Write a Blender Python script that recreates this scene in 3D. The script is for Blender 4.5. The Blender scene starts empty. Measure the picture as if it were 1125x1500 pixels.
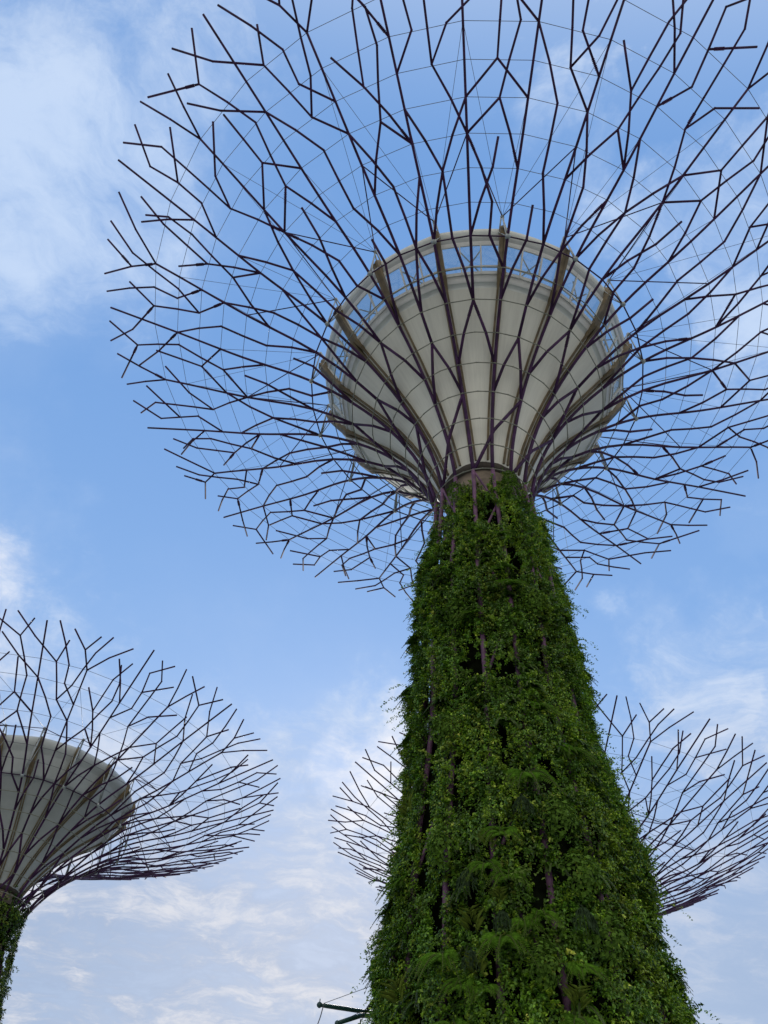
import bpy, math, random
import numpy as np
from math import sin, cos, pi, radians
from mathutils import Vector, Matrix
random.seed(7); RNG = np.random.default_rng(11)
SC = bpy.context.scene; COL = SC.collection

# ---------------------------------------------------------------- camera
CAMZ = 1.6
PITCH, ROLL, F = 51.513, 4.578, 1122.92
cd = bpy.data.cameras.new('camera'); cam = bpy.data.objects.new('camera', cd); COL.objects.link(cam)
cd.sensor_fit = 'VERTICAL'; cd.sensor_height = 36.0; cd.lens = 36.0*F/1500.0
cd.clip_start = 0.1; cd.clip_end = 3000
cam.matrix_world = Matrix.Translation((0, 0, CAMZ)) @ Matrix.Rotation(radians(90+PITCH), 4, 'X') @ Matrix.Rotation(radians(ROLL), 4, 'Z')
SC.camera = cam
SC.render.resolution_x, SC.render.resolution_y = 768, 1024

# ---------------------------------------------------------------- light
SUN_EL, SUN_AZ = 27.0, -1.0          # degrees; azimuth clockwise from +Y (the sun stands low behind the trunk)
SC.view_settings.view_transform = 'Standard'; SC.view_settings.look = 'None'
SC.view_settings.exposure = 0.0; SC.view_settings.gamma = 1.0
sl = bpy.data.lights.new('sun', 'SUN'); sl.energy = 1.4; sl.angle = radians(12); sl.color = (1.0, 0.93, 0.84)
sun = bpy.data.objects.new('sun', sl); COL.objects.link(sun); sun.location = (0, 0, 90)
sd = Vector((cos(radians(SUN_EL))*sin(radians(SUN_AZ)), cos(radians(SUN_EL))*cos(radians(SUN_AZ)), sin(radians(SUN_EL))))
sun.rotation_euler = sd.to_track_quat('Z', 'Y').to_euler()

# ---------------------------------------------------------------- node helpers
class NT:
    def __init__(s, tree): s.t = tree; s.n = tree.nodes; s.l = tree.links
    def new(s, typ, **kw):
        x = s.n.new(typ)
        for k, v in kw.items():
            if k == 'inp':
                for i, val in v.items(): s.set(x, i, val)
            else: setattr(x, k, v)
        return x
    def set(s, node, i, val):
        if isinstance(val, bpy.types.NodeSocket): s.l.new(val, node.inputs[i])
        else: node.inputs[i].default_value = val
    def math(s, op, a, b=None, c=None, clamp=False):
        x = s.n.new('ShaderNodeMath'); x.operation = op; x.use_clamp = clamp
        s.set(x, 0, a)
        if b is not None: s.set(x, 1, b)
        if c is not None: s.set(x, 2, c)
        return x.outputs[0]
    def vmath(s, op, a, b=None):
        x = s.n.new('ShaderNodeVectorMath'); x.operation = op; s.set(x, 0, a)
        if b is not None: s.set(x, 1, b)
        return x
    def noise(s, vec, scale, detail=6, rough=0.55, dist=0.0):
        x = s.n.new('ShaderNodeTexNoise'); s.set(x, 'Vector', vec); x.inputs['Scale'].default_value = scale
        x.inputs['Detail'].default_value = detail; x.inputs['Roughness'].default_value = rough; x.inputs['Distortion'].default_value = dist
        return x.outputs['Fac']
    def ramp(s, fac, lo, hi, a=0.0, b=1.0, smooth=True):
        x = s.n.new('ShaderNodeMapRange'); x.interpolation_type = 'SMOOTHSTEP' if smooth else 'LINEAR'
        s.set(x, 0, fac); x.inputs[1].default_value = lo; x.inputs[2].default_value = hi
        x.inputs[3].default_value = a; x.inputs[4].default_value = b
        return x.outputs[0]
    def mix(s, fac, a, b):
        x = s.n.new('ShaderNodeMix'); x.data_type = 'RGBA'; s.set(x, 0, fac); s.set(x, 6, a); s.set(x, 7, b)
        return x.outputs[2]

def rgb(*c): return (c[0], c[1], c[2], 1.0)

# ---------------------------------------------------------------- sky
def pixel_dir(x, y):
    """Direction in the world of a point of the photograph, used only to place clouds in the sky."""
    X, Y = (x-562.5)/F, (750-y)/F
    r = radians(ROLL); X, Y = cos(r)*X - sin(r)*Y, sin(r)*X + cos(r)*Y
    p = radians(PITCH)
    return Vector((X, cos(p)-Y*sin(p), sin(p)+Y*cos(p))).normalized()

W = bpy.data.worlds.new("World"); SC.world = W; W.use_nodes = True
t = NT(W.node_tree); t.n.clear()
out = t.new('ShaderNodeOutputWorld'); bg = t.new('ShaderNodeBackground'); t.l.new(bg.outputs[0], out.inputs[0])
sky = t.new('ShaderNodeTexSky'); sky.sky_type = 'NISHITA'; sky.sun_disc = False
sky.sun_elevation = radians(SUN_EL); sky.sun_rotation = radians(SUN_AZ); sky.air_density = 1.0; sky.dust_density = 0.6; sky.ozone_density = 2.0
SKYS = 0.15
bg.inputs[1].default_value = SKYS
co = t.new('ShaderNodeTexCoord').outputs['Generated']
dirn = t.vmath('NORMALIZE', co).outputs[0]
sep = t.new('ShaderNodeSeparateXYZ'); t.l.new(dirn, sep.inputs[0])
zz = t.math('MAXIMUM', t.math('ADD', sep.outputs[2], 0.12), 0.05)
comb = t.new('ShaderNodeCombineXYZ')
t.l.new(t.math('DIVIDE', sep.outputs[0], zz), comb.inputs[0]); t.l.new(t.math('DIVIDE', sep.outputs[1], zz), comb.inputs[1])
plane0 = comb.outputs[0]          # a cloud layer seen in perspective
wn = t.new('ShaderNodeTexNoise'); t.l.new(plane0, wn.inputs['Vector']); wn.inputs['Scale'].default_value = 3.5; wn.inputs['Detail'].default_value = 5
wv = t.vmath('SCALE', t.vmath('SUBTRACT', wn.outputs['Color'], (.5, .5, .5)).outputs[0]); wv.inputs['Scale'].default_value = 0.28
plane = t.vmath('ADD', plane0, wv.outputs[0]).outputs[0]
n1 = t.noise(plane, 2.2, 8, 0.60)
n2 = t.noise(t.vmath('ADD', plane, (3.1, 7.7, 0)).outputs[0], 7.5, 9, 0.66)
mp = t.new('ShaderNodeMapping'); t.l.new(plane, mp.inputs[0]); mp.inputs['Rotation'].default_value = (0, 0, 0.9); mp.inputs['Scale'].default_value = (1.0, 2.6, 1.0)
n3 = t.noise(mp.outputs[0], 7.0, 9, 0.68)
nn = t.math('ADD', t.math('ADD', t.math('MULTIPLY', n1, 0.46), t.math('MULTIPLY', n2, 0.37)), t.math('MULTIPLY', n3, 0.17))
nn = t.math('ADD', t.math('MULTIPLY', t.math('SUBTRACT', nn, 0.5), 2.9), 0.5)
w2 = t.new('ShaderNodeTexNoise'); t.l.new(dirn, w2.inputs['Vector']); w2.inputs['Scale'].default_value = 3.2; w2.inputs['Detail'].default_value = 7; w2.inputs['Roughness'].default_value = 0.62
w2v = t.vmath('SCALE', t.vmath('SUBTRACT', w2.outputs['Color'], (.5, .5, .5)).outputs[0]); w2v.inputs['Scale'].default_value = 0.55
dirw = t.vmath('NORMALIZE', t.vmath('ADD', dirn, w2v.outputs[0]).outputs[0]).outputs[0]
def lobe(x, y, px, w=1.0):
    """soft patch of sky where clouds gather: centre, angular radius, weight"""
    d = pixel_dir(x, y); dot = t.vmath('DOT_PRODUCT', dirw, tuple(d)).outputs['Value']
    ang = math.atan(px/F)
    return t.math('MULTIPLY', t.ramp(dot, cos(ang), 1.0), w)
def total(ls):
    s = ls[0]
    for l in ls[1:]: s = t.math('ADD', s, l)
    return s
cover = total([lobe(0, 380, 300, .75), lobe(90, 20, 380, .6), lobe(40, 200, 300, 0.4), lobe(330, 150, 240, 0.35), lobe(770, 60, 170, 1.0), lobe(850, 200, 130, 0.5),
               lobe(1030, 330, 150, 0.8), lobe(1120, 430, 220, 1.3), lobe(990, 985, 110, 1.1), lobe(1060, 1040, 90, .7), lobe(0, 830, 170, 1.0), lobe(60, 1330, 520, .9),
               lobe(380, 1430, 500, 1.0), lobe(440, 1230, 260, 0.5), lobe(560, 1190, 180, 0.8), lobe(1140, 760, 130, 0.6), lobe(1100, 1450, 500, 0.5)])
cv = t.math('MINIMUM', cover, 1.3)
dens = t.ramp(t.math('ADD', nn, t.math('MULTIPLY', cv, 0.32)), 0.62, 1.22)
veil = t.math('MULTIPLY', t.math('MINIMUM', cover, 1.0), 0.14)
dens = t.math('MINIMUM', t.math('ADD', t.math('MULTIPLY', dens, t.math('ADD', 0.42, t.math('MULTIPLY', cv, 0.26))), veil), 0.9)
back = t.ramp(t.vmath('DOT_PRODUCT', dirn, (0.0, -0.86, 0.5)).outputs['Value'], 0.25, 0.75)   # added, unseen bright cloud behind the viewer that lights the trunk's near side
dens = t.math('MAXIMUM', dens, t.math('MULTIPLY', back, 0.95))
low = t.ramp(sep.outputs[2], 0.72, 0.35)                       # clouds towards the horizon are greyer
glow = total([lobe(575, 1180, 120, 1.0), lobe(0, 830, 120, .6)])
thick = t.ramp(t.math('ADD', t.math('MULTIPLY', n3, .25), t.math('ADD', t.math('MULTIPLY', n1, .45), t.math('MULTIPLY', n2, .3))), 0.43, 0.58)
ccol = t.mix(low, rgb(4.0, 4.9, 6.4), t.mix(thick, rgb(1.95, 2.5, 3.65), rgb(5.1, 5.15, 5.5)))
ccol = t.mix(t.math('MULTIPLY', t.math('MINIMUM', glow, 1.0), 0.9), ccol, rgb(7.4, 7.1, 6.9))
ccol = t.mix(back, ccol, rgb(7.0, 6.9, 6.6))
# clear-sky colour: physical sky, tuned in hue and pulled towards an even late-afternoon blue
skyc = t.mix(0.85, sky.outputs[0], t.mix(t.ramp(sep.outputs[2], 0.62, 0.32), t.mix(t.ramp(sep.outputs[2], 0.30, 0.98), rgb(2.1, 3.5, 5.9), rgb(1.25, 2.62, 5.35)), rgb(2.4, 3.12, 4.4)))
t.l.new(t.mix(dens, skyc, ccol), bg.inputs[0])

# ---------------------------------------------------------------- materials
def base_mat(name, col, rough=0.5, metal=0.0, var=0.12, scale=3.0, bump=0.0, spec=0.5):
    m = bpy.data.materials.new(name); m.use_nodes = True; q = NT(m.node_tree); b = q.n['Principled BSDF']
    b.inputs['Roughness'].default_value = rough; b.inputs['Metallic'].default_value = metal
    b.inputs['Specular IOR Level'].default_value = spec
    tc = q.new('ShaderNodeTexCoord').outputs['Object']
    nz = q.noise(tc, scale, 6, 0.6)
    c2 = tuple(min(1, max(0, c*(1-var*1.6))) for c in col); c1 = tuple(min(1, c*(1+var)) for c in col)
    q.l.new(q.mix(q.ramp(nz, 0.3, 0.7), rgb(*c2), rgb(*c1)), b.inputs['Base Color'])
    if bump:
        bp = q.new('ShaderNodeBump'); bp.inputs['Strength'].default_value = bump; q.l.new(nz, bp.inputs['Height']); q.l.new(bp.outputs[0], b.inputs['Normal'])
    return m
M = {}
M['steel'] = base_mat('purple_painted_steel', (0.044, 0.013, 0.052), 0.65, 0.0, 0.3, 1.5, 0.0, 0.22)
M['column'] = base_mat('lit_mauve_steel', (0.14, 0.065, 0.12), 0.6, 0.0, 0.3, 2.0, 0.0, 0.3)  # branch paint lightened for columns and braces; the brighter light is in the colour
M['cable'] = base_mat('steel_cable', (0.10, 0.10, 0.11), 0.45, 0.3)
M['hoop'] = base_mat('grey_green_hoop', (0.20, 0.20, 0.15), 0.5, 0.0, 0.2)
M['bracket'] = base_mat('galvanised_bracket', (0.32, 0.34, 0.33), 0.4, 0.4)
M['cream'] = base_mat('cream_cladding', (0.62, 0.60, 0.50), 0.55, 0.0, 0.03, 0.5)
M['grey_clad'] = base_mat('grey_backlit_cladding', (0.43, 0.45, 0.43), 0.55, 0.0, 0.06, 0.6)  # grey cladding with the darkness of a backlit pod put into its colour
M['fascia'] = base_mat('grey_fascia', (0.30, 0.31, 0.29), 0.6, 0.0, 0.1, 1.0)
M['rim'] = base_mat('cream_rim', (0.60, 0.61, 0.55), 0.5, 0.0, 0.06, 1.2)
M['brown'] = base_mat('brown_timber_rib', (0.16, 0.115, 0.055), 0.6, 0.0, 0.25, 1.5)
M['white'] = base_mat('white_window_frame', (0.62, 0.61, 0.56), 0.5, 0.0, 0.05)
M['collar'] = base_mat('concrete_collar', (0.24, 0.185, 0.13), 0.8, 0.0, 0.3, 1.2)
M['collar_dark'] = base_mat('dark_brown_collar', (0.07, 0.055, 0.04), 0.8)
M['dark'] = base_mat('dark_recess', (0.03, 0.028, 0.026), 0.8)
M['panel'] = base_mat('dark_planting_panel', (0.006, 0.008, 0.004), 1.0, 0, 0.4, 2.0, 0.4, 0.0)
M['green_steel'] = base_mat('dark_green_painted_steel', (0.02, 0.06, 0.055), 0.4, 0.0, 0.2)
M['slab'] = base_mat('grey_floor_slab', (0.4, 0.4, 0.38), 0.7)
# stained cladding: faint vertical water streaks that belong to the panels
q = NT(M['cream'].node_tree); b = q.n['Principled BSDF']
tc = q.new('ShaderNodeTexCoord').outputs['Object']; sp = q.new('ShaderNodeSeparateXYZ'); q.l.new(tc, sp.inputs[0])
ang = q.math('ARCTAN2', sp.outputs[1], sp.outputs[0])
cb = q.new('ShaderNodeCombineXYZ'); q.l.new(q.math('MULTIPLY', ang, 22.0), cb.inputs[0]); q.l.new(q.math('MULTIPLY', sp.outputs[2], 0.35), cb.inputs[1])
st = q.noise(cb.outputs[0], 1.6, 5, 0.6)
q.l.new(q.mix(q.ramp(st, 0.35, 0.75), rgb(0.74, 0.71, 0.60), rgb(0.66, 0.63, 0.53)), b.inputs['Base Color'])
# glass
m = bpy.data.materials.new('window_glass'); m.use_nodes = True; q = NT(m.node_tree); q.n.remove(q.n['Principled BSDF'])
film = q.new('ShaderNodeBsdfDiffuse', inp={0: rgb(0.36, 0.38, 0.38)})
tr = q.new('ShaderNodeBsdfTransparent', inp={0: rgb(0.66, 0.74, 0.76)}); gl = q.new('ShaderNodeBsdfGlossy', inp={0: rgb(0.9, 0.9, 0.9), 1: 0.05})
fr = q.new('ShaderNodeFresnel', inp={0: 1.5}); mx = q.new('ShaderNodeMixShader')
q.l.new(fr.outputs[0], mx.inputs[0]); q.l.new(tr.outputs[0], mx.inputs[1]); q.l.new(gl.outputs[0], mx.inputs[2])
mx2 = q.new('ShaderNodeMixShader', inp={0: 0.16}); q.l.new(mx.outputs[0], mx2.inputs[1]); q.l.new(film.outputs[0], mx2.inputs[2])
q.l.new(mx2.outputs[0], q.n['Material Output'].inputs[0]); M['glass'] = m
def leaf_mat(name, rough=0.42, trans=0.3, spec=0.4):
    m = bpy.data.materials.new(name); m.use_nodes = True; q = NT(m.node_tree); b = q.n['Principled BSDF']
    at = q.new('ShaderNodeAttribute'); at.attribute_name = 'leafcol'
    b.inputs['Roughness'].default_value = rough; b.inputs['Specular IOR Level'].default_value = spec; q.l.new(at.outputs['Color'], b.inputs['Base Color'])
    tl = q.new('ShaderNodeBsdfTranslucent'); q.l.new(q.mix(1.0, at.outputs['Color'], at.outputs['Color']), tl.inputs[0])
    mx = q.new('ShaderNodeMixShader'); mx.inputs[0].default_value = trans
    q.l.new(b.outputs[0], mx.inputs[1]); q.l.new(tl.outputs[0], mx.inputs[2]); q.l.new(mx.outputs[0], q.n['Material Output'].inputs[0])
    return m
M['leaf'] = leaf_mat('creeper_leaves', 0.42, 0.2); M['frond'] = leaf_mat('fern_fronds', 0.8, 0.25, 0.15)
M['ground'] = base_mat('pale_paving', (0.36, 0.36, 0.33), 0.85, 0, 0.15, 0.3)
M['lawn'] = base_mat('lawn', (0.05, 0.10, 0.025), 0.9, 0, 0.3, 0.8)

# ---------------------------------------------------------------- object helpers
def link(o, parent=None):
    COL.objects.link(o)
    if parent is not None: o.parent = parent
    return o
def mesh_obj(name, V, Fc, mat, parent=None, smooth=True):
    me = bpy.data.meshes.new(name); me.from_pydata([tuple(v) for v in V], [], Fc); me.materials.append(mat)
    if smooth: me.polygons.foreach_set('use_smooth', [True]*len(me.polygons))
    me.update(); return link(bpy.data.objects.new(name, me), parent)
def thing(name, label, cat, loc, group=None):
    o = bpy.data.objects.new(name, None); o.location = loc; o.empty_display_size = 0.5
    o['label'] = label; o['category'] = cat
    if group: o['group'] = group
    return link(o)
def tag(o, label, cat, group=None, kind=None):
    if label: o['label'] = label
    if cat: o['category'] = cat
    if group: o['group'] = group
    if kind: o['kind'] = kind
    return o

class MB:
    def __init__(s): s.V = []; s.F = []
    def tube(s, pts, rad, n=8, caps=True):
        pts = [Vector(p) for p in pts]; L = len(pts)
        rads = rad if hasattr(rad, '__len__') else [rad]*L
        b0 = len(s.V); up = None
        for i, p in enumerate(pts):
            d = (pts[min(i+1, L-1)] - pts[max(i-1, 0)]).normalized()
            if up is None:
                a = Vector((0, 0, 1)) if abs(d.z) < 0.9 else Vector((1, 0, 0)); up = (a - d*a.dot(d)).normalized()
            else: up = (up - d*up.dot(d)).normalized()
            sd_ = d.cross(up)
            for j in range(n):
                t_ = 2*pi*j/n; s.V.append(p + (up*cos(t_) + sd_*sin(t_))*rads[i])
        for i in range(L-1):
            for j in range(n):
                a = b0+i*n+j; b_ = b0+i*n+(j+1) % n; s.F.append((a, b_, b_+n, a+n))
        if caps: s.F.append(tuple(b0+j for j in reversed(range(n)))); s.F.append(tuple(b0+(L-1)*n+j for j in range(n)))
    def ball(s, p, r, n=6): s.tube([Vector(p)+Vector((0, 0, z*r)) for z in (-.95, -.6, 0, .6, .95)], [r*.3, r*.8, r, r*.8, r*.3], n)
    def box8(s, c):
        b = len(s.V); s.V += [Vector(x) for x in c]
        for f in ((0, 3, 2, 1), (4, 5, 6, 7), (0, 1, 5, 4), (1, 2, 6, 5), (2, 3, 7, 6), (3, 0, 4, 7)): s.F.append(tuple(b+i for i in f))
    def bar(s, p, q_, wdir, w, ddir, d):
        w_ = Vector(wdir).normalized()*w/2; d_ = Vector(ddir).normalized()*d/2; p = Vector(p); q_ = Vector(q_)
        s.box8([p-w_-d_, p+w_-d_, p+w_+d_, p-w_+d_, q_-w_-d_, q_+w_-d_, q_+w_+d_, q_-w_+d_])
    def build(s, name, mat, parent=None, smooth=False): return mesh_obj(name, s.V, s.F, mat, parent, smooth)

# ---------------------------------------------------------------- the canopy's shape
RR = [26.206, 24.09, 22.113, 20.161, 18.234, 16.334, 14.387, 12.51, 10.762, 9.099, 7.488, 6.129, 4.99, 4.096, 3.42, 3.0]
HH = [57.901, 56.888, 55.894, 54.91, 53.981, 53.201, 52.44, 51.501, 50.332, 48.94, 47.358, 45.69, 43.921, 42.068, 40.12, 38.102]
RR = [RR[0]+3*2.08, RR[0]+2*2.09, RR[0]+2.1] + RR; HH = [HH[0]+2.95, HH[0]+1.99, HH[0]+1.0] + HH
CT = [(38.1, 3.0), (36, 3.05), (33, 3.3), (30, 3.6), (26, 3.68), (22, 3.66), (20, 3.76), (18.5, 3.92), (17, 4.12), (15.5, 4.3), (14, 4.45), (12.8, 4.55), (10, 4.65), (5, 5.4), (-2, 6.0)]
def cr(a, b, c, d, u): return 0.5*((2*b)+(-a+c)*u+(2*a-5*b+4*c-d)*u*u+(-a+3*b-3*c+d)*u*u*u)
def samp(A, k):
    x = k+3; i = int(math.floor(x)); i = max(0, min(len(A)-2, i)); u = x-i
    g = lambda j: A[max(0, min(len(A)-1, j))]
    if i == 0: return A[0]+(A[1]-A[0])*u
    return cr(g(i-1), g(i), g(i+1), g(i+2), u)

class Tower:
    """Local frame at the tower's axis on the ground. s scales radii, v heights below the tips; h0 sets the tip height."""
    def __init__(s, ph, sc, vs, top, cols, fol=None):
        s.ph, s.sc, s.vs, s.top, s.cols = ph, sc, vs, top, cols
    def H(s, h): return s.top - (60.0-h)*s.vs
    def cyl(s, r, h, b):            # units of the design -> local metres
        a = s.ph + b*pi/16; return Vector((r*s.sc*sin(a), -r*s.sc*cos(a), s.H(h)))
    def P(s, b, k): return s.cyl(samp(RR, k), samp(HH, k), b)

class Lifted(Tower):
    """the closed pods sit higher in their canopies than the glazed one"""
    def __init__(s, T): s.__dict__.update(T.__dict__); s.T = T
    def cyl(s, r, h, b): return s.T.cyl(r, h + 2.0 + 2.0*max(0, 55-h)/15.5, b)
    def P(s, b, k): return s.T.P(b, k)

OCT = [  # side branches in one eighth of the canopy: chains of (branch number, ring number)
 [(0, 0), (-.25, -2.2)], [(0, 0), (.25, -2.1)], [(3, 1), (2.5, -1)],
 [(2, 0), (2.3, -1), (2.62, -2.05)], [(2, 0), (1.8, -1), (1.5, -2.05)], [(1.8, -1), (2.0, -2.05)],
 [(1, 1), (.5, 0), (.2, -1.1)], [(1, 3), (.5, 2), (.5, 0)], [(.5, 2), (0, 3)],
 [(2, 7), (1.5, 5), (1.5, 3), (1, 1)], [(2, 3), (1.55, 2), (1.33, 0), (1.5, -1.1)], [(1.33, 0), (.8, -1.1), (.45, -2.2)],
 [(2, 2), (1.6, 1), (1.6, 0), (1.2, -2.0)], [(1.55, 2), (1.8, 1), (2.0, -1), (2.22, -2.1)],
 [(1, 5), (.57, 3.05), (.77, 1), (.5, -1), (.78, -2.1)], [(.5, -1), (-.1, -2.2)], [(.57, 3.05), (0, 4)],
 [(0, 4), (-.45, 2), (-.2, 1), (.3, 0)], [(-.45, 2), (-.5, -1), (-.75, -2.15)], [(-1, 2), (-.7, 1), (-.72, 0), (-.8, -1.1), (-.5, -2.15)],
 [(-.72, 0), (-.2, -1)], [(0, 4), (.5, 6), (.5, 7), (1, 8)], [(0, 7), (.5, 5), (.58, 4)], [(1, 9), (1.5, 7), (1.5, 6)],
 [(-1, 4), (-1.5, 2), (-1.4, 0), (-1.2, -1)], [(-1.5, 2), (-1.8, .9)],
 [(2, 5), (2.57, 3.1), (2.8, 1.1), (2.8, .1), (2.6, -.9)], [(2.57, 3.1), (3, 4)],
 [(3, 7), (3.5, 5), (3, 3)], [(4, 9), (3.5, 7), (3.5, 5), (4, 3)], [(3, 9), (2.5, 7), (2.4, 5), (2, 3)], [(3, 5), (2.5, 7), (2, 9)],
 [(0, 9), (-1, 11)], [(0, 9), (1, 11)], [(2, 10), (1, 12)], [(2, 10), (3, 12)], [(3, 12), (1.2, 13.4), (-1, 15.2)]]
OWNER = [0, 0, 3, 2, 2, 2, 1, 1, 0, 1, 2, 1, 2, 2, 1, 0, 0, 0, 0, -1, -1, 0, 0, 1, -1, -1, 2, 3, 3, 3, 2, 3, 0, 0, 2, 2, 3]

def rad_at(k): return 0.066 + 0.026*max(0, min(1, (k-2)/11.0))

def canopy(T, root, rs, fine=True):
    rnd = random.Random(int(T.top*100))
    nseg = 8 if fine else 6
    branch = {}
    zc = sorted([h for h, r in T.cols if h < 38.0], reverse=True)
    def colr(h): return float(np.interp(h, [c[0] for c in reversed(T.cols)], [c[1] for c in reversed(T.cols)]))
    for b in range(32):
        m = b % 4; odd = b % 2 == 1
        k0 = {0: 0, 1: -2.1, 2: 0, 3: -2.25}[m] + (rnd.uniform(-.12, .12) if odd else 0)
        k1 = {0: 9, 2: 10}.get(m, 15)
        ks = [k0] + [k for k in np.arange(math.floor(k0)+1, k1+.01, 1 if k1 < 12 else .5)]
        mb = MB(); pts = [T.P(b, k) for k in ks]; rads = [rad_at(k)*rs for k in ks]
        mb.tube(pts, rads, nseg)
        o = mb.build('branch', M['steel'], root, True); branch[b] = o
        if odd:
            cm = MB(); hs = [38.1, 36.5] + zc[1:] if zc and zc[0] >= 36 else [38.1]+zc
            hs = sorted(set(hs), reverse=True)
            pts = [T.cyl(colr(h), h, b) for h in hs]
            pts = [p for p in pts if p.z > -0.2] + [Vector((pts[-1].x, pts[-1].y, -0.15))]
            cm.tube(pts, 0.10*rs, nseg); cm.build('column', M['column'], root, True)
    for o8 in range(8):
        for ch, ow in zip(OCT, OWNER):
            ch2 = []
            for i, (b, k) in enumerate(ch):
                fixed = abs(b-round(b)) < .01 and k > -.01
                jb, jk = (0, 0) if fixed else (rnd.uniform(-.03, .03), 0)
                if i == len(ch)-1 and not fixed: jk = rnd.uniform(-.18, .18); jb *= 2
                ch2.append((b + 4*o8, k, jb, jk))
            def nodej(b, k):      # the same jitter for a joint shared by chains
                h = math.sin(b*127.1 + k*311.7 + T.top)*43758.5453; return (h-math.floor(h)-.5)
            pts = []; ks = []
            for i in range(len(ch2)):
                b, k, jb, jk = ch2[i]
                f_ = abs(b-round(b)) < .01 and k > -.01
                last = i == len(ch2)-1 and ch[i] not in [c[0] for c in OCT] and not f_
                bj = 0 if f_ else 0.07*nodej(b, k)
                kk = k + (jk if last else 0)
                if i:
                    pb, pk = pts[-1]; n = max(1, int(round(abs(kk-pk))))
                    for j in range(1, n): pts.append((pb+(b+bj-pb)*j/n, pk+(kk-pk)*j/n))
                pts.append((b+bj, kk))
            mb = MB(); P3 = [T.P(b, k) for b, k in pts]; r0 = [rad_at(k)*rs*0.93 for b, k in pts]
            mb.tube(P3, r0, nseg)
            for (b, k) in pts[1:-1]:
                mb.ball(T.P(b, k), rad_at(k)*rs*1.12, 6)
            if fine and rnd.random() < .3:          # threaded sleeve near the joint
                A, B = P3[0], P3[1]; d = (B-A).normalized()
                for j in range(7):
                    p = A + d*(0.35+0.085*j); mb.tube([p-d*.012, p+d*.012], rad_at(2)*rs*1.5, 6)
            mb.build('twig', M['steel'], branch[(ow+4*o8) % 32], True)
    # hoops
    for k in range(16):
        mb = MB(); r = 0.016 if k < 7 else (0.042 if k == 7 else 0.03)
        pts = [T.P(b, k)*1.0 for b in range(32)]
        if 8 <= k: pts = [p + Vector((p.x, p.y, 0)).normalized()*0.07 - Vector((0, 0, .03)) for p in pts]
        for i in range(32):
            mb.tube([pts[i], pts[(i+1) % 32]], r*rs, 5)
            if k >= 7: mb.ball(pts[i], r*rs*1.5, 5)
        mb.build('hoop_cable' if k < 7 else 'hoop', M['cable'] if k < 7 else (M['steel'] if k == 7 else M['hoop']), root, True)

# pod profile in design units (radius, height)
CONE = [(2.55, 39.35), (2.62, 39.6), (2.95, 40.6), (3.4, 41.8), (3.95, 43.0), (4.65, 44.3), (5.55, 45.7), (6.6, 47.1), (7.75, 48.4), (8.8, 49.55), (9.45, 50.3)]
def poly_r(b, r, amt=0.45):
    """between two ribs the pod wall is flatter than a circle"""
    x = ((b-1) % 2)-1.0; a = x*pi/16; f_ = cos(pi/16)/cos(a); return r*(1-amt + amt*f_)
def revolve(T, prof, name, mat, root, b0=0.0, b1=32.0, per=1, amt=0.45, smooth=True):
    n = int((b1-b0)*per); full = abs(b1-b0-32) < 1e-6; V = []; Fc = []
    nb = n if full else n+1
    for i in range(nb):
        b = b0+(b1-b0)*i/n
        for r, h in prof: V.append(T.cyl(poly_r(b, r, amt), h, b))
    L = len(prof)
    for i in range(n):
        j = (i+1) % nb
        for k in range(L-1): Fc.append((i*L+k, j*L+k, j*L+k+1, i*L+k+1))
    return mesh_obj(name, V, Fc, mat, root, smooth)

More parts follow.
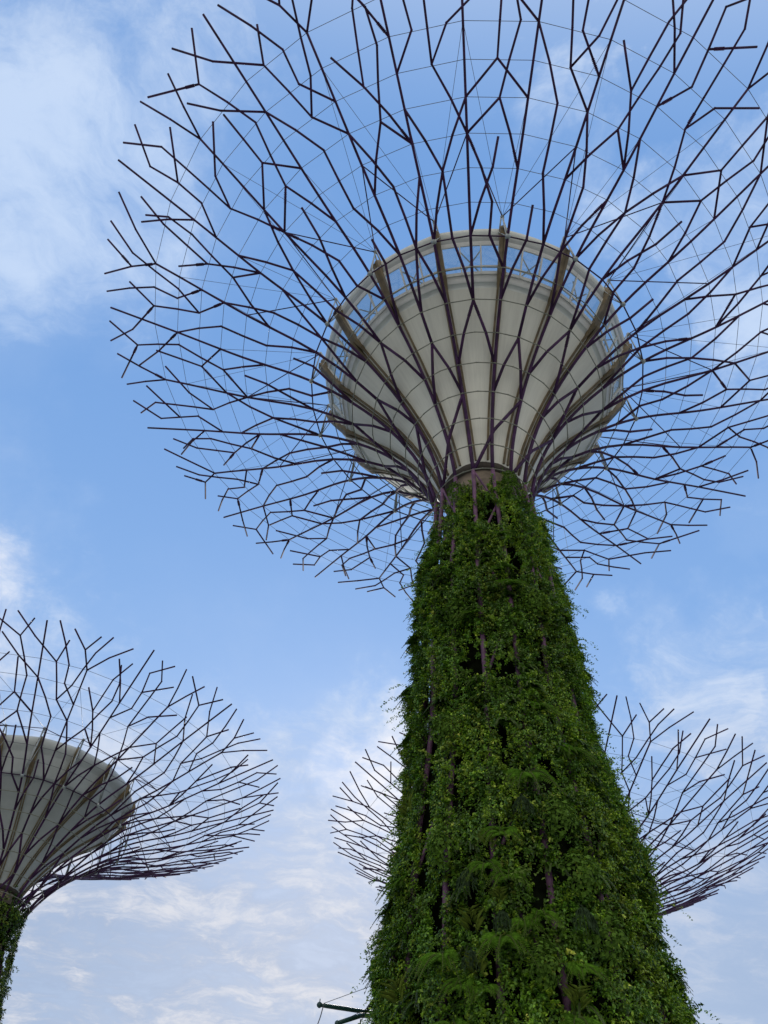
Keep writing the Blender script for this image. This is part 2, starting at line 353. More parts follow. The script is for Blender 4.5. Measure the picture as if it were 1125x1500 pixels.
def pod(T, root, windows=True):
    if not windows: T = Lifted(T)
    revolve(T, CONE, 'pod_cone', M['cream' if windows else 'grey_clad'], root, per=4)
    collar = [(2.55, 39.9), (2.52, 39.3), (2.3, 39.2), (2.28, 36.0), (2.35, 33.0), (2.5, 28)]
    revolve(T, collar[2:], 'trunk_core', M['collar'], root, per=2, amt=0)
    revolve(T, [(2.56, 39.85), (2.6, 39.0), (2.2, 38.95)], 'collar_band', M['collar_dark'], root, per=2, amt=0)
    if windows:
        revolve(T, [(9.45, 50.3), (9.52, 50.55), (9.75, 50.62)], 'gutter', M['rim'], root, per=4)
        revolve(T, [(9.75, 50.6), (10.1, 51.0), (10.0, 51.1), (9.6, 50.75)], 'ledge', M['white'], root, per=4)
        revolve(T, [(11.66, 54.2), (11.84, 54.4), (11.9, 54.85), (11.75, 55.2), (11.4, 55.3), (11.1, 55.1), (11.4, 54.2), (11.66, 54.2)], 'rim', M['rim'], root, per=4)
        revolve(T, [(11.42, 53.45), (11.62, 53.85), (11.7, 54.25), (11.5, 54.3), (11.3, 53.5), (11.42, 53.45)], 'fascia', M['fascia'], root, per=4)
        revolve(T, [(0.05, 50.9), (9.7, 50.85)], 'pod_floor', M['slab'], root, per=1)
        for k in range(16):
            bc = 2*k+2.0
            fr = MB()
            lo = lambda b, o=0.0: T.cyl(poly_r(b, 10.12-o), 51.02, b)
            hi = lambda b, o=0.0: T.cyl(poly_r(b, 11.45-o), 53.5, b)
            def at(b, u, o=0.0): return lo(b, o).lerp(hi(b, o), u)
            outw = lambda b: Vector((sin(T.ph+b*pi/16), -cos(T.ph+b*pi/16), -0.5))
            for (u, w) in ((0.035, .2), (0.24, .09), (0.955, .28)):
                for j in range(4):
                    b0_, b1_ = bc-.9+.45*j, bc-.9+.45*(j+1)
                    fr.bar(at(b0_, u), at(b1_, u), at(b0_, 1)-at(b0_, 0), w, outw(bc), .08)
            for b in (bc-.9, bc-.33, bc+.33, bc+.9):
                fr.bar(at(b, 0.0), at(b, 1.0), Vector((cos(T.ph+b*pi/16), sin(T.ph+b*pi/16), 0)), .075, outw(b), .14)
            w_ = fr.build('window', M['white'], root)
            V = [at(bc-.9, .07, .03), at(bc+.9, .07, .03), at(bc+.9, .92, .03), at(bc-.9, .92, .03)]
            V = []
            for j in range(5):
                b = bc-.9+.45*j; V += [at(b, .07, .03), at(b, .945, .03)]
            mesh_obj('pane', V, [(2*j, 2*j+2, 2*j+3, 2*j+1) for j in range(4)], M['glass'], w_, False)
            br = MB()
            for (a_, c_) in ((bc-.33, bc+.33),):
                i0 = lambda b, u: T.cyl(poly_r(b, 9.9+1.1*u), 51.1+2.2*u, b)
                br.tube([i0(a_, .1), i0(c_, .95)], .04, 5); br.tube([i0(c_, .1), i0(a_, .95)], .04, 5)
            br.bar(T.cyl(9.6, 52.1, bc-.95), T.cyl(9.6, 52.1, bc+.95), (0, 0, 1), .1, outw(bc), .05)
            br.build('brace', M['bracket'], w_)
    else:
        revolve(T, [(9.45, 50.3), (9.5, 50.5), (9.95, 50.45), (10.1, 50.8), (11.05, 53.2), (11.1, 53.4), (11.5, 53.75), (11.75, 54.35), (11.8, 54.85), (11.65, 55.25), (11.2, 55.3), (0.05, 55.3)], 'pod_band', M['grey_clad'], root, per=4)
    # ribs at the odd branches
    for k in range(16):
        b = 2*k+1.0; a = T.ph+b*pi/16; tg = Vector((cos(a), sin(a), 0)); orad = Vector((sin(a), -cos(a), 0))
        mb = MB()
        prof = CONE[1:] + [(10.1, 51.0), (10.75, 52.2), (11.35, 53.4), (11.72, 54.3)]
        P2 = [(r, h) for r, h in prof]
        for off in (-.12*T.sc/.8, .12*T.sc/.8):
            prev = None; ring = []
            for i, (r, h) in enumerate(P2):
                p = T.cyl(r, h, b)
                pa, pb = P2[max(0, i-1)], P2[min(len(P2)-1, i+1)]
                dr, dh = (pb[0]-pa[0])*T.sc, (pb[1]-pa[1])*T.vs; L = math.hypot(dr, dh)
                nrm = orad*(dh/L) - Vector((0, 0, 1))*(dr/L)       # outward-down normal of the shell
                q8 = T.sc/.8; dep = (0.09 if i < 9 else 0.09+0.075*(i-8))*q8
                w = (.048 if i < 10 else .11)*q8
                o_ = off if i < 11 else off*.72
                c = p + tg*o_*(1.0 if T.sc > .7 else .9)
                ring.append((c-tg*w-nrm*.05, c+tg*w-nrm*.05, c+tg*w+nrm*dep, c-tg*w+nrm*dep))
            b0_ = len(mb.V)
            for q4 in ring: mb.V += list(q4)
            for i in range(len(ring)-1):
                for j in range(4):
                    x = b0_+i*4+j; y = b0_+i*4+(j+1) % 4; mb.F.append((x, y, y+4, x+4))
            e = b0_+(len(ring)-1)*4; mb.F.append((e, e+1, e+2, e+3)); mb.F.append((b0_+3, b0_+2, b0_+1, b0_))
        rib = mb.build('rib', M['brown'], root)
        cap = MB(); p = T.cyl(11.78, 54.75, b)
        cap.tube([p-orad*.3*q8-Vector((0, 0, .6*q8)), p+orad*.02-Vector((0, 0, .4*q8)), p+orad*.12*q8, p+orad*.02+Vector((0, 0, .3*q8))], [.15*q8, .2*q8, .21*q8, .16*q8], 10)
        cap.build('rib_cap', M['brown'], rib, True)
        bk = MB(); tip = T.cyl(12.35, 56.1, b)
        for off in (-.13, .13):
            bk.tube([p+tg*off+Vector((0, 0, .2)), tip+tg*off*.5], .045, 6)
        bk.ball(tip, .13, 6)
        n7 = T.P(b, 7); 
        for off in (-.22, .22): bk.tube([tip, n7+tg*off*.3-Vector((0, 0, .02))], .04, 6); bk.tube([p+tg*off-Vector((0, 0, .3)), n7], .028, 5)
        bk.ball(n7, .17, 6)
        bk.build('bracket', M['bracket'], rib, True)
        for (bb, kk, r) in ((b-1, 4, .034), (b+1, 4, .034), (b-1, 1, .013), (b+1, 1, .013), (b, 3, .013)):
            sm = MB(); sm.tube([tip, T.P(bb, kk)], r, 5); sm.build('stay_cable', M['steel'] if r > .02 else M['cable'], root, True)

# ---------------------------------------------------------------- foliage on the trunks
def vnoise(x, y, seed, wrap=None):
    """value noise on a lattice; x may wrap"""
    r = np.random.default_rng(seed); G = r.random((256, 256))
    xi = np.floor(x).astype(int); yi = np.floor(y).astype(int); fx = x-xi; fy = y-yi
    fx = fx*fx*(3-2*fx); fy = fy*fy*(3-2*fy)
    w = (lambda a: a % wrap) if wrap else (lambda a: a % 256)
    g = lambda a, c: G[w(a) % 256, c % 256]
    return (g(xi, yi)*(1-fx)+g(xi+1, yi)*fx)*(1-fy)+(g(xi, yi+1)*(1-fx)+g(xi+1, yi+1)*fx)*fy

def leaves_mesh(name, pos, nrm, axis, size, col, mat, parent=None, aspect=0.55, fold=0.25):
    """many small folded leaves: each four points, two faces"""
    N = len(pos)
    axis = axis - nrm*np.sum(axis*nrm, 1, keepdims=True); axis /= np.linalg.norm(axis, axis=1, keepdims=True)+1e-9
    side = np.cross(nrm, axis); s = size[:, None]
    base = pos - axis*s*.5; tip = pos + axis*s*.5 - nrm*s*.12
    l = pos + side*s*aspect*.5 + nrm*s*fold*.4; r = pos - side*s*aspect*.5 + nrm*s*fold*.4
    V = np.stack([base, l, tip, r], 1).reshape(-1, 3).astype(np.float32)
    idx = (np.arange(N)*4)[:, None]
    Fi = np.concatenate([idx+np.array([[0, 1, 2]]), idx+np.array([[0, 2, 3]])], 1).reshape(-1).astype(np.int32)
    me = bpy.data.meshes.new(name); me.vertices.add(N*4); me.vertices.foreach_set('co', V.ravel())
    me.loops.add(N*6); me.loops.foreach_set('vertex_index', Fi)
    me.polygons.add(N*2); me.polygons.foreach_set('loop_start', np.arange(0, N*6, 3, dtype=np.int32))
    me.polygons.foreach_set('loop_total', np.full(N*2, 3, dtype=np.int32))
    me.update(calc_edges=True)
    ca = me.color_attributes.new('leafcol', 'FLOAT_COLOR', 'POINT')
    c4 = np.concatenate([np.repeat(col, 4, axis=0), np.ones((N*4, 1))], 1).astype(np.float32); ca.data.foreach_set('color', c4.ravel())
    me.materials.append(mat)
    o = bpy.data.objects.new(name, me); return link(o, parent)

FOLT = [(0, 6.25), (5, 5.75), (10, 5.42), (12.8, 5.33), (14, 5.22), (15.5, 5.05), (17, 4.82), (18.5, 4.52), (20, 4.34), (22, 4.22), (26, 4.08), (30, 3.9), (33, 3.62), (36.3, 3.3), (38, 3.05), (40, 2.9)]
FOLL = [(0, 6.2), (5, 5.6), (9.9, 5.0), (12.8, 4.98), (14.1, 4.82), (15.5, 4.62), (17, 4.42), (18.5, 4.28), (22, 4.18), (26, 4.06), (30, 3.86), (33, 3.45), (34.8, 3.2), (35.8, 2.95), (38, 2.7), (40, 2.6)]
FOLRT = [(0, 6.2), (5, 5.7), (10, 5.15), (11.7, 4.82), (12.8, 4.88), (14.1, 4.92), (15.4, 4.92), (16.9, 4.7), (18.5, 4.4), (20.2, 4.0), (22, 3.85), (26, 3.88), (30, 3.66), (33, 3.5), (35.3, 3.35), (36.3, 2.95), (38, 2.7), (40, 2.6)]
def side_r(h, a):
    g = lambda A: np.interp(h, [p for p, _ in A], [c for _, c in A])
    w = .5+.5*np.clip(np.sin(a-0.2)*1.15, -1, 1)
    return g(FOLL)*(1-w) + g(FOLRT)*w
def fol_r(h): return np.interp(h, [a for a, _ in FOLT], [c for _, c in FOLT])
# holes in the greenery of the near tower: branch number, height, half width, half height
HOLES = [(-1.5, 22.9, .8, 1.55), (1.5, 29.3, .42, 1.6), (.25, 33.4, .6, 1.1), (.7, 33.0, .3, .9), (-.2, 35.7, .22, .9), (-4.35, 19.5, .42, 3.2), (-3.9, 14.6, .42, 2.0), (-4.7, 24.0, .35, 1.6),
         (-1.12, 9.6, .17, 1.3), (-1.1, 13.0, .15, 2.0), (-.25, 17.8, .2, 1.2), (2.35, 23.4, .2, 1.1), (3.2, 27.5, .18, .9), (-1.75, 11.4, .3, .9), (.5, 11.9, .2, 1.2), (1.7, 13.4, .35, 1.6), (.1, 21.8, .9, .35), (-3.0, 11.7, .3, 1.3),
         (-4.6, 35.2, .3, 1.6), (1.0, 9.2, .5, .5), (1.4, 16.5, .35, .8), (-2.6, 16.6, .18, 1.4)]
def plant_mesh(kind, seed):
    """returns leaf arrays of one plant rooted at the origin, growing out along +Y, z up"""
    rng = np.random.default_rng(seed); P, Nn, A, Sz, C = [], [], [], [], []
    if kind == 'fern':
        for i in range(10):
            az = radians(-80+160*i/9)+rng.normal(0, .12); up = rng.uniform(.1, .8); L = rng.uniform(.6, .95)
            d = np.array([sin(az)*.8, .55+.2*cos(az), up]); d /= np.linalg.norm(d); tone = rng.uniform(.8, 1.25)
            for tt in np.linspace(0, 1, 13):      # the midrib
                p = d*L*tt; p[2] -= 1.05*L*tt**1.9; g = d*L-np.array([0, 0, 1.9*1.05*L*max(tt, .02)**.9]); g /= np.linalg.norm(g)
                P.append(p); A.append(g); Nn.append(np.array([0, .8, .6])); Sz.append(L/12*2.4); C.append(np.array([.09, .12, .03])*tone)
            for tt in np.linspace(.08, 1, 24):
                p = d*L*tt; p[2] -= 1.05*L*tt**1.9; g = d*L; g = g-np.array([0, 0, 1.9*1.05*L*tt**.9]); g /= np.linalg.norm(g)
                side = np.cross(g, np.array([0, 1.0, .35])); side /= np.linalg.norm(side)+1e-6; fn = np.cross(side, g); fn *= np.sign(fn[1]+1e-6)
                wdt = .17*math.sin(min(1, tt*1.1+.12)*pi*.95)+.02
                for s_ in (-1, 1):
                    P.append(p+side*s_*wdt*.5); A.append(side*s_+g*.45); Nn.append(fn+np.array([0, 0, .3])); Sz.append(wdt*1.2)
                    C.append(np.array([.13, .27, .022])*tone*rng.uniform(.8, 1.2))
        asp = .15
    elif kind == 'spiky':
        for i in range(38):
            az = rng.uniform(-1.6, 1.6); el = rng.uniform(-.7, 1.3); L = rng.uniform(.22, .48)
            d = np.array([sin(az)*cos(el), cos(az)*cos(el)*.9, sin(el)])
            P.append(d*L*.5); A.append(d); Nn.append(np.array([-d[0], -d[1]*.2, .8])); Sz.append(L); C.append(np.array([.19, .25, .035])*rng.uniform(.6, 1.3))
        asp = .06
    elif kind == 'grass':
        for i in range(60):
            az = rng.uniform(-1.3, 1.3); L = rng.uniform(.35, .8)
            for q_ in range(3):
                u = (q_+.5)/3; p = np.array([sin(az)*.3*u, cos(az)*.3*u+.03, .12*u-L*u*u]); d = np.array([sin(az)*.3, cos(az)*.3, .12-2*L*u])
                P.append(p); A.append(d); Nn.append(np.array([sin(az)*.5, cos(az), .5])); Sz.append(L*.42); C.append(np.array([.06, .10, .045])*rng.uniform(.6, 1.4))
        asp = .07
    elif kind == 'broad':
        for i in range(46):
            p = rng.normal(0, .2, 3); p[1] = abs(p[1])+.1
            P.append(p); A.append(rng.normal(0, .6, 3)+np.array([0, .3, .2])); Nn.append(rng.normal(0, .4, 3)+np.array([0, .7, .6])); Sz.append(rng.uniform(.1, .19)); C.append(np.array([.13, .20, .035])*rng.uniform(.6, 1.25))
        asp = .62
    elif kind == 'bush':
        for i in range(260):
            v = rng.normal(0, 1, 3); v /= np.linalg.norm(v); v[1] = abs(v[1]); p = v*np.array([.42, .4, .5])*rng.uniform(.5, 1.05)
            P.append(p); A.append(rng.normal(0, .5, 3)+v); Nn.append(v+rng.normal(0, .4, 3)+np.array([0, 0, .5])); Sz.append(rng.uniform(.08, .15)); C.append(np.array([.10, .185, .022])*rng.uniform(.6, 1.3))
        asp = .6
    a = lambda x: np.array(x, float)
    Nn = a(Nn); Nn /= np.linalg.norm(Nn, axis=1, keepdims=True)
    return a(P), Nn, a(A), a(Sz), a(C), asp
PALETTE = np.array([[.130, .250, .014], [.075, .165, .014], [.200, .310, .020], [.048, .11, .018], [.34, .42, .06]])
def foliage(T, name, label, loc, nstr, nshoot, size, hmin, holes=HOLES, seed=3, sprigs=700, top_fn=None, ferns=0, dim=1.0):
    rng = np.random.default_rng(seed); near = T is T1; hmax = 40 if near else 44.5
    rj = np.random.default_rng(seed+40).random((64, 64, 3))
    def mounds(b, h):                      # rounded bushy mounds on a jittered lattice
        md = np.full(len(b), 9.0); mt = np.zeros(len(b)); ib = np.floor(b).astype(int); ih = np.floor(h/1.25).astype(int)
        for di in (-1, 0, 1):
            for dj in (-1, 0, 1):
                J = rj[(ib+di) % 32, (ih+dj) % 64]
                d_ = np.hypot((b-(ib+di+.1+.8*J[:, 0]))*.95/(.6+.8*J[:, 2]), (h-(ih+dj+.1+.8*J[:, 1])*1.25)/1.15/(.6+.8*J[:, 2]))
                mt = np.where(d_ < md, J[:, 2]*.6+J[:, 0]*.4, mt); md = np.minimum(md, d_)
        return md, mt
    def surface(b, h):
        md, mt = mounds(b, h); a = T.ph+b*pi/16
        bulge = ((vnoise(b*1.0, h*.45, seed+1, 32)-.5)*.6 + (vnoise(b*2, h*1.1, seed+2, 64)-.5)*.45 + (vnoise(b*4, h*2.4, seed+5, 128)-.5)*.3
                 + .70*np.sqrt(np.clip(1-md**2*1.1, 0, 1)) - .38 + .12*np.exp(-(((b % 2)-1)/.32)**2) + .25*(((h+.6*np.sin(b*1.3))/3.9) % 1.0-.5))
        r = (side_r(h, a) if near else fol_r(h))*T.sc + (bulge-.27)*T.sc*np.where(h > 35.5, .35, .88)
        tone = (.62+.7*mt)*(.78+.44*vnoise(b*.6, h*.16, seed+60, 19))
        return a, r, mt, tone
    def keepers(b, h, gap):
        hole = np.zeros(len(b), bool)
        for (hb, hh, wb, wh) in holes:
            d = ((((b-hb+16) % 32)-16)/wb)**2 + ((h-hh)/wh)**2 + (vnoise(b*6, h*3, 77, 192)-.5)*.9; hole |= d < 1
        g = vnoise(b*3, h*.8, seed+9, 96)*.6 + vnoise(b*6, h*2.2, seed+10, 192)*.4
        back = (np.cos(T.ph+b*pi/16) < -.25) & (rng.random(len(b)) < .5)
        return ~hole & ~((g < gap) & (rng.random(len(b)) < .85)) & ~back
    P_, N_, A_, S_, C_ = [], [], [], [], []
    def species(b, h, mt, n): return np.clip(((.6*vnoise(b*.75, h*.28, seed+20, 24)+.4*mt)*3.4 + rng.normal(0, .5, n)).astype(int), 0, 3)
    # (a) strands that hang down the trunk
    hs = rng.uniform(hmin, hmax, nstr*3); k = rng.random(nstr*3) < fol_r(hs)/6.3; hs = hs[k][:nstr]; bs = rng.uniform(0, 32, len(hs))
    k = hs < top_fn(bs); hs, bs = hs[k], bs[k]; n = len(hs); per = 30
    Ls = rng.uniform(.5, 1.8, n)/T.sc; u = rng.random((n, per))
    b = (bs[:, None] + rng.uniform(-.14, .14, (n, 1))*u + rng.normal(0, .08, (n, per))).ravel(); h = (hs[:, None]-Ls[:, None]*u).ravel(); sid = np.repeat(np.arange(n), per)
    k = keepers(b, h, .24); b, h, sid = b[k], h[k], sid[k]; N = len(b)
    a, r, mt, tone = surface(b, h); r = r + rng.normal(-.05, .08, N)
    ra = np.stack([np.sin(a), -np.cos(a), np.zeros(N)], 1); pos = ra*r[:, None]; pos[:, 2] = T.top-(60-h)*T.vs + rng.normal(0, .03, N)
    tilt = rng.uniform(.05, .9, N); nrm = ra*np.cos(tilt)[:, None]; nrm[:, 2] += np.sin(tilt); nrm += rng.normal(0, .38, (N, 3)); nrm /= np.linalg.norm(nrm, axis=1, keepdims=True)
    ax = rng.normal(0, .55, (N, 3)); ax[:, 2] -= .8; ax += ra*.25
    col = PALETTE[species(b, h, mt, N)]*(tone*rng.lognormal(0, .3, N)*rng.uniform(.75, 1.25, n)[sid])[:, None]
    P_.append(pos); N_.append(nrm); A_.append(ax); S_.append(size*1.15*rng.uniform(.65, 1.35, N)); C_.append(col)
    # (b) short leafy shoots pushing out and up towards the light
    hs = rng.uniform(hmin, hmax, nshoot*3); k = rng.random(nshoot*3) < fol_r(hs)/6.3; hs = hs[k][:nshoot]; bs = rng.uniform(0, 32, len(hs))
    k = (hs < top_fn(bs)-.2) & keepers(bs, hs, .22); hs, bs = hs[k], bs[k]; n = len(hs); per = 26
    a, r, mt, tone = surface(bs, hs); ra = np.stack([np.sin(a), -np.cos(a), 0*a], 1)
    root_ = ra*(r-.12)[:, None]; root_[:, 2] = T.top-(60-hs)*T.vs
    d = ra*rng.uniform(.35, 1.0, (n, 1)) + rng.normal(0, .35, (n, 3)); d[:, 2] += rng.uniform(-.5, 1.1, n); d /= np.linalg.norm(d, axis=1, keepdims=True)
    L = rng.uniform(.14, .42, n)*(1+.5*(rng.random(n) < .08)); u = (np.arange(per)+.5)/per
    pos = root_[:, None, :] + d[:, None, :]*(L[:, None]*u)[..., None]; pos[..., 2] -= .35*L[:, None]*u**2
    pos += rng.normal(0, 1, pos.shape)*(.045*(1.15-u))[None, :, None]
    nrm = ra[:, None, :]*.45 + d[:, None, :]*.3 + rng.normal(0, .45, pos.shape); nrm[..., 2] += .7; nrm /= np.linalg.norm(nrm, axis=2, keepdims=True)
    ax = d[:, None, :]*.5 + rng.normal(0, .7, pos.shape)
    sp = species(bs, hs, mt, n); lite = rng.random(n) < .04+.16*(vnoise(bs*1.3, hs*.6, seed+70, 42) > .62); sp[lite] = 4
    col = PALETTE[sp]*(tone*rng.lognormal(0.05, .28, n))[:, None]; col = np.repeat(col, per, 0)*rng.lognormal(0, .22, n*per)[:, None]
    big = rng.random(n) < .12
    S_.append((size*np.where(big, 1.6, .95)[:, None]*rng.uniform(.6, 1.25, (n, per))).ravel())
    P_.append(pos.reshape(-1, 3)); N_.append(nrm.reshape(-1, 3)); A_.append(ax.reshape(-1, 3)); C_.append(col)
    # (c) loose sprays that stand off the outline
    for i in range(sprigs):
        bb = rng.uniform(0, 32); h0 = rng.uniform(hmin, 37.5); aa = T.ph+bb*pi/16; rr_ = float(surface(np.array([bb]), np.array([h0]))[1][0])-.05
        if sin(aa) < -.6 and rng.random() < .5: continue
        d0 = np.array([sin(aa), -cos(aa), rng.uniform(-.3, .7)]); p = np.array([rr_*sin(aa), -rr_*cos(aa), T.top-(60-h0)*T.vs])
        L = rng.uniform(.25, .6)*(1.9 if rng.random() < .12 else 1); m_ = int(12+L*30); tt = np.linspace(0, 1, m_)
        curve = p + d0*L*tt[:, None]; curve[:, 2] -= L*.8*tt**2; curve += rng.normal(0, .035, (m_, 3))
        P_.append(curve); nn_ = rng.normal(0, .6, (m_, 3)); nn_[:, 2] += .8; N_.append(nn_/np.linalg.norm(nn_, axis=1, keepdims=True))
        A_.append(rng.normal(0, .6, (m_, 3))+d0); S_.append(size*rng.uniform(.7, 1.3, m_)); C_.append(PALETTE[rng.integers(0, 3)]*rng.uniform(.8, 1.3, (m_, 1)))
    # (d) the mass of small ferns that grows between the creepers
    fb = [plant_mesh('fern', 100+i)[:5] for i in range(4)] if ferns else []
    done = 0
    while done < ferns:
        bb = rng.uniform(-8, 24); h0 = rng.uniform(hmin, 35); w_ = float(vnoise(np.array([(bb+32) % 32]), np.array([h0*.3]), seed+80, 32)[0])
        if w_ < .55 and not (-7.5 < bb < -4.2 and rng.random() < .7): continue
        done += 1
        if not keepers(np.array([bb]), np.array([h0]), 0)[0]: continue
        aa, r0, _, tn = [float(v[0]) for v in surface(np.array([bb]), np.array([h0]))]
        Pf, Nf, Af, Sf, Cf = fb[done % 4]; ca, sa = cos(aa+pi), sin(aa+pi); Rm = np.array([[ca, -sa, 0], [sa, ca, 0], [0, 0, 1.0]]).T; q_ = rng.uniform(.45, .85)
        P_.append(Pf@Rm*q_ + np.array([(r0-.12)*sin(aa), -(r0-.12)*cos(aa), T.top-(60-h0)*T.vs])); N_.append(Nf@Rm); A_.append(Af@Rm); S_.append(Sf*q_*.9); C_.append(Cf*np.array([.8, .8, 1.0])*rng.uniform(.65, 1.2))
    cat = np.concatenate
    o = leaves_mesh(name, cat(P_), cat(N_), cat(A_), cat(S_), np.clip(cat(C_)*dim, 0, .8), M['leaf'])
    o.location = loc; tag(o, label, 'climbing plants', None, 'stuff'); return o

# ---------------------------------------------------------------- ground
def disc(name, r, z, mat, n=96, c=(0, 0)):
    V = [(c[0], c[1], z)] + [(c[0]+r*cos(2*pi*i/n), c[1]+r*sin(2*pi*i/n), z) for i in range(n)]
    o = mesh_obj(name, V, [(0, i+1, (i+1) % n+1) for i in range(n)], mat, None, False); o['kind'] = 'structure'; return o
disc('ground', 1200, 0.0, M['ground'])
disc('lawn', 16, 0.06, M['lawn'], 64, (-22, 34)); disc('lawn', 18, 0.06, M['lawn'], 64, (27, 44))

# ---------------------------------------------------------------- the three towers
S = 0.8
MAIN = (4.965, 23.481, 0.0)
T1 = Tower(-0.1558, S, S, CAMZ+S*60.0, CT)
X2 = 1.15; D2 = 60*X2
LEFT = (D2*sin(-.4175), D2*cos(-.4175), 0.0); BACK = (D2*sin(.26), D2*cos(.26), 0.0)
sc2 = .58*X2
CT2 = [(38.1, 3.0), (36, 3.5), (34, 4.1), (31, 4.7), (20, 5.4), (0, 6.6), (-8, 7.2)]
T2 = Tower(-0.010, sc2, sc2, CAMZ+33.28*X2, CT2)
T3 = Tower(-0.1414, sc2, sc2, CAMZ+33.05*X2, CT2)

TOWERS = [
 (T1, MAIN, True, 'nearest and tallest steel tree tower with a glazed cream pod and plant-covered trunk', 1.0),
 (T2, LEFT, False, 'steel tree tower at the left edge with a windowless grey pod', 1.0),
 (T3, BACK, False, 'distant steel tree tower half hidden behind the plant-covered trunk', .9)]
for T, loc, win, lab, rs in TOWERS:
    root = thing('tree_tower', lab, 'tree tower', loc, 'purple steel tree towers')
    canopy(T, root, rs, T is T1)
    pod(T, root, win)
    # planting panels behind the greenery
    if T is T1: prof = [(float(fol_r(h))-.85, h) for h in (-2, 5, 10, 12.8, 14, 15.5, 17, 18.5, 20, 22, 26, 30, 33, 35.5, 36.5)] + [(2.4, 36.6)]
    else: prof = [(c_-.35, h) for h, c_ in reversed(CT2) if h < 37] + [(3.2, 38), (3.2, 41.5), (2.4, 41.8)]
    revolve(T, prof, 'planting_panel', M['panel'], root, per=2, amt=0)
    # crossing braces down the trunk
    def colr(h): return float(np.interp(h, [c[0] for c in reversed(T.cols)], [c[1] for c in reversed(T.cols)]))
    hs = [38.1, 34.5, 30.5, 26, 21.5, 17, 13, 9]
    for i in range(len(hs)-1):
        for j in range(8):
            mb = MB(); s_ = 1 if i % 2 == 0 else -1; b0 = 4*j+(-1 if s_ > 0 else 1); pts = []
            for k in range(5):
                u = k/4; h = hs[i]+(hs[i+1]-hs[i])*u; pts.append(T.cyl(colr(h), h, b0+s_*2*u))
            if pts[-1].z < 0: continue
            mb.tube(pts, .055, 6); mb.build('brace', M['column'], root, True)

def main_top(b):
    bb = ((b+16) % 32)-16
    t_ = 37.3 + .5*np.exp(-((bb+2.6)/.9)**2) + 1.7*np.exp(-((bb-2.6)/.6)**2) - 1.3*np.exp(-((bb+.1)/.5)**2) - 2.4/(1+np.exp((bb+4.0)*4)) - 1.8/(1+np.exp(-(bb-4.4)*4))
    return t_ + (vnoise(bb*2+40, bb*0, 5)-.5)*.8
foliage(T1, 'creeper', 'dense mixed green creepers covering the trunk of the nearest tower', MAIN, 12000, 34000, .082, 3.0, HOLES, 3, 2400, main_top, 260)
def low_top(b): return 42.8 + (vnoise(b*1.0, b*0, 9)-.5)*3
FSAVE = FOLT
FOLT = [(-8, 7.5), (0, 7.0), (20, 5.9), (31, 5.3), (34, 4.95), (36, 4.6), (38, 4.2), (41, 4.0), (44, 3.9)]
foliage(T2, 'creeper', 'dark creepers hanging on the trunk of the left edge tower', LEFT, 4200, 9000, .13, -4.0, [], 21, 500, low_top, 0, .55)
foliage(T3, 'creeper', 'dark creepers on the trunk of the distant hidden tower', BACK, 1500, 1500, .15, -4.0, [], 33, 100, low_top)
FOLT = FSAVE

# ---------------------------------------------------------------- plants one can tell apart
PROTO = {}
def proto(kind, name, seed):
    P, Nn, A, Sz, C, asp = plant_mesh(kind, seed)
    o = leaves_mesh(name, P, Nn, A, Sz, C, M['frond'], None, asp, .15)
    return o
def put(kind, name, label, cat, b, h, sc=1.0, out=0.0, seed=1, group=None):
    key = (kind, seed)
    if key not in PROTO: PROTO[key] = proto(kind, name, seed); o = PROTO[key]
    else: o = PROTO[key].copy(); link(o)
    a = T1.ph+b*pi/16; r = float(fol_r(h))*S-.02+out
    o.location = (MAIN[0]+r*sin(a), MAIN[1]-r*cos(a), T1.H(h)); o.rotation_euler = (0, 0, a+pi); o.scale = (sc,)*3
    tag(o, label, cat, group); return o

FERNS = [
 (-1.95, 9.1, 1.15, 'yellow-green fern low on the trunk, left of the bare purple column'),
 (-2.6, 9.9, 1.1, 'dark green fern at the lower left of the trunk, above a paler fern'),
 (-2.25, 8.0, 1.1, 'lowest fern on the trunk, left of the purple column'),
 (-1.3, 8.9, .8, 'small pale fern hanging over the lower purple column'),
 (0.4, 10.9, 1.15, 'bright green fern on its own right of the column, below the yellow-leaved plant'),
 (-.4, 12.2, .95, 'fern hanging just left of the yellow-leaved plant'),
 (-.75, 10.2, 1.2, 'large dark fern just right of the purple column, low on the trunk'),
 (-1.15, 12.6, 1.0, 'fern drooping across the purple column, beside the spiky plants'),
 (1.35, 9.5, 1.1, 'fern at the lower right, near the pale flowering bush'),
 (1.0, 7.9, 1.2, 'lowest fern at the right of the trunk, partly cut by the frame'),
 (-.55, 13.7, 1.1, 'uppermost fern of the group beside the purple column'),
 (-.1, 10.7, .9, 'shaded fern between the bare column and the lone bright fern'),
 (.9, 31.0, 1.0, 'fern high on the trunk above the tall right-hand gap'),
 (.9, 27.0, 1.1, 'fern halfway up the trunk below the right-hand gap'),
 (.6, 28.2, 1.0, 'fern in the dark patch beside the tall gap, halfway up the trunk'),
 (-1.3, 25.2, 1.1, 'fern hanging over the top of the middle gap with the bare pipe'),
 (1.6, 19.6, 1.2, 'fern on the right half of the trunk below the middle ledge'),
 (.5, 16.0, 1.2, 'fern near the centre of the trunk under the narrow bare pipe'),
 (-4.9, 27.5, 1.2, 'dark fern on the left edge of the trunk, halfway up'),
 (-4.7, 30.2, 1.1, 'dark fern on the left edge of the upper trunk'),
 (-4.5, 12.9, 1.2, 'olive fern on the left edge beside the bare column'),
 (2.6, 17.5, 1.1, 'fern close to the right edge where the trunk widens')]
for i, (b, h, sc_, lab) in enumerate(FERNS): put('fern', 'fern', lab, 'fern', b, h, sc_*(.8+.1*(i*7 % 4)), -.03, 1+i % 5, 'ferns growing out of the trunk')
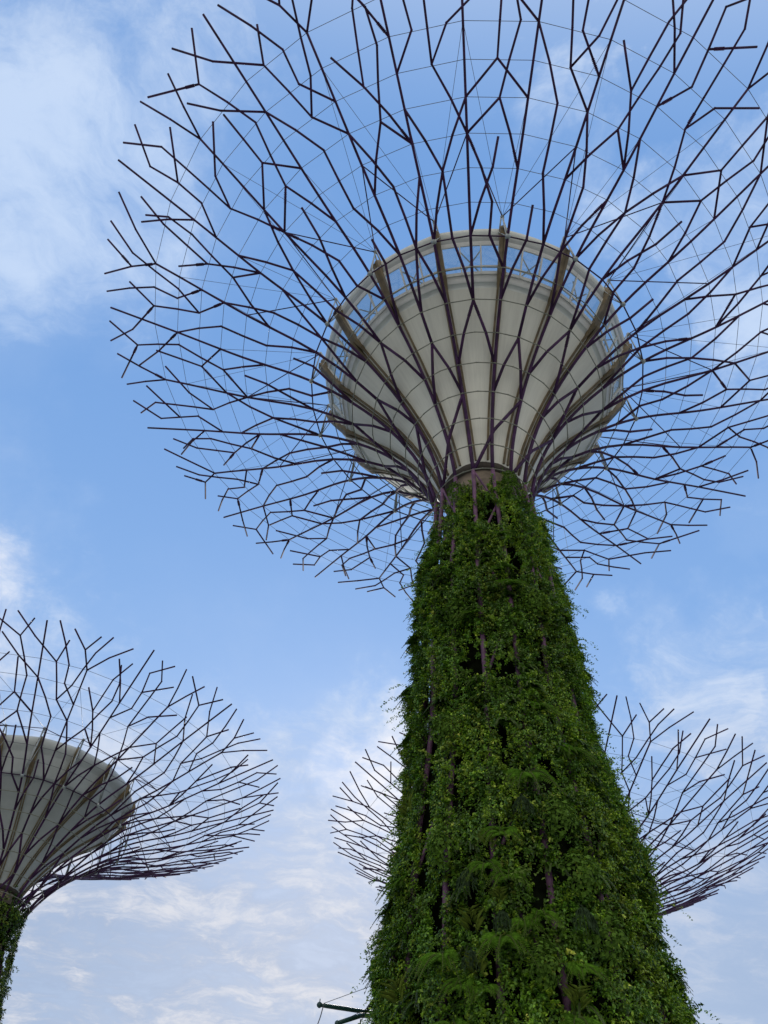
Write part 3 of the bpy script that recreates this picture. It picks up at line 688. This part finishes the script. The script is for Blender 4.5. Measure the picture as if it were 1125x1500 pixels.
SPIKY = [
 (-1.6, 10.9, 1.2, 'spiky olive plant straddling the purple column, below the hanging grass'),
 (-.95, 13.4, 1.1, 'spiky golden plant at the top of the exposed purple column'),
 (-1.5, 9.6, 1.0, 'spiky brown-green plant left of the column, between two ferns'),
 (-.75, 11.5, .9, 'spiky plant right of the column under the yellow-leaved plant'),
 (-4.2, 9.4, 1.3, 'rusty spiky plant at the lower left edge of the trunk'),
 (1.1, 8.6, 1.2, 'spiky plant at the bottom right above the lowest fern'),
 (-4.6, 16.0, 1.2, 'golden spiky plant beside the bare column on the left edge')]
for i, (b, h, sc_, lab) in enumerate(SPIKY): put('spiky', 'bromeliad', lab, 'bromeliad', b, h, sc_, .08, 11+i % 2, 'spiky plants on the trunk')
GRASS = [
 (-1.7, 12.4, 1.1, 'grey-green hanging grass tuft left of the purple column'),
 (1.6, 11.2, 1.2, 'hanging grass tuft in the dark hollow at right'),
 (-1.65, 9.95, .9, 'small hanging grass tuft low beside the column'),
 (0.2, 15.0, 1.1, 'hanging grass tuft above the fern group'),
 (-.7, 11.0, .9, 'thin hanging grass tuft right of the column')]
for b, h, sc_, lab in GRASS: put('grass', 'grass_tuft', lab, 'grass', b, h, sc_, .06, 21, 'hanging grasses on the trunk')
put('broad', 'broad_leaf_plant', 'pale yellow broad-leaved plant among the ferns', 'plant', -.05, 12.1, 1.0, .1, 31)  # a broad-leaved plant of separate leaves, not a bush
put('broad', 'broad_leaf_plant', 'yellow-green broad-leaved plant left of the middle gap foot', 'plant', -1.9, 21.3, .8, .1, 31)
BUSH = [
 (.35, 9.6, 1.1, 'light green small-leaved bush between column and right-hand ferns'),
 (1.75, 12.4, 1.3, 'round light green bush on the lower right of the trunk'),
 (2.3, 10.6, 1.3, 'bushy clump near the lower right edge'),
 (1.4, 14.4, 1.2, 'bright bushy clump above the round bush at right'),
 (-2.6, 13.6, 1.2, 'bright bushy clump between the two bare columns'),
 (-2.9, 19.0, 1.2, 'bright bushy clump on the left half at mid height'),
 (-2.4, 25.5, 1.2, 'bright bushy clump left of the middle gap'),
 (2.2, 26.0, 1.2, 'light bushy clump near the right edge at mid height'),
 (-2.6, 36.0, 1.1, 'bushy clump topping the greenery under the left of the collar'),
 (2.55, 37.3, .9, 'highest bushy clump, climbing a column beside the collar'),
 (2.3, 36.0, 1.1, 'bushy clump directly below the highest one')]
for i, (b, h, sc_, lab) in enumerate(BUSH): put('bush', 'bush', lab, 'bush', b, h, sc_, .05, 41+i % 2, 'bushy clumps on the trunk')

# ---------------------------------------------------------------- green mast with two arms, behind the trunk at the lower left
def at_px(x, y, dist):
    d = pixel_dir(x, y); return Vector((0, 0, CAMZ)) + d*(dist/math.hypot(d.x, d.y))
hub = at_px(566, 1487, 26.5)
mroot = thing('light_mast', 'dark green mast with two slanting arms behind the lower left of the trunk', 'mast', (hub.x, hub.y, 0))
O = Vector((hub.x, hub.y, 0))
mb = MB(); mb.tube([Vector((0, 0, 0)), Vector((0, 0, hub.z+.25))], [.12, .08], 10); mb.tube([(0, 0, 0), (0, 0, .04)], .3, 12); mb.build('pole', M['green_steel'], mroot, True)
tipA = at_px(468, 1472, 25.6)-O; tipB = at_px(494, 1499, 24.2)-O; H0 = Vector((0, 0, hub.z))
mb = MB(); mb.tube([H0, tipA.lerp(H0, .1), tipA], [.062, .062, .05], 8); mb.ball(tipA, .085, 8)
mb.tube([tipA+Vector((0, 0, .02)), tipA+Vector((0, 0, .16))], .015, 5); mb.build('arm', M['green_steel'], mroot, True)
mb = MB(); mb.tube([H0-Vector((0, 0, .02)), tipB.lerp(H0, .45)+Vector((0, 0, .1)), tipB], [.062, .065, .055], 8); mb.ball(tipB, .075, 8)
mb.tube([tipB.lerp(H0, .45), tipB.lerp(H0, .45)-Vector((0, 0, .5))], .02, 5); mb.build('arm', M['green_steel'], mroot, True)
mb = MB(); mb.tube([tipA, Vector((.3, .3, hub.z+1.2))], .008, 4); mb.tube([tipB, Vector((.3, .3, hub.z+.7))], .007, 4); mb.build('guy_wire', M['cable'], mroot, True)
mb = MB(); mb.tube([tipA+Vector((.12, 0, 0)), tipA+Vector((.06, .02, -.3)), tipA+Vector((-.01, 0, -.55)), tipA+Vector((.0, 0, -1.4))], .016, 5); mb.build('hanging_wire', M['cable'], mroot, True)
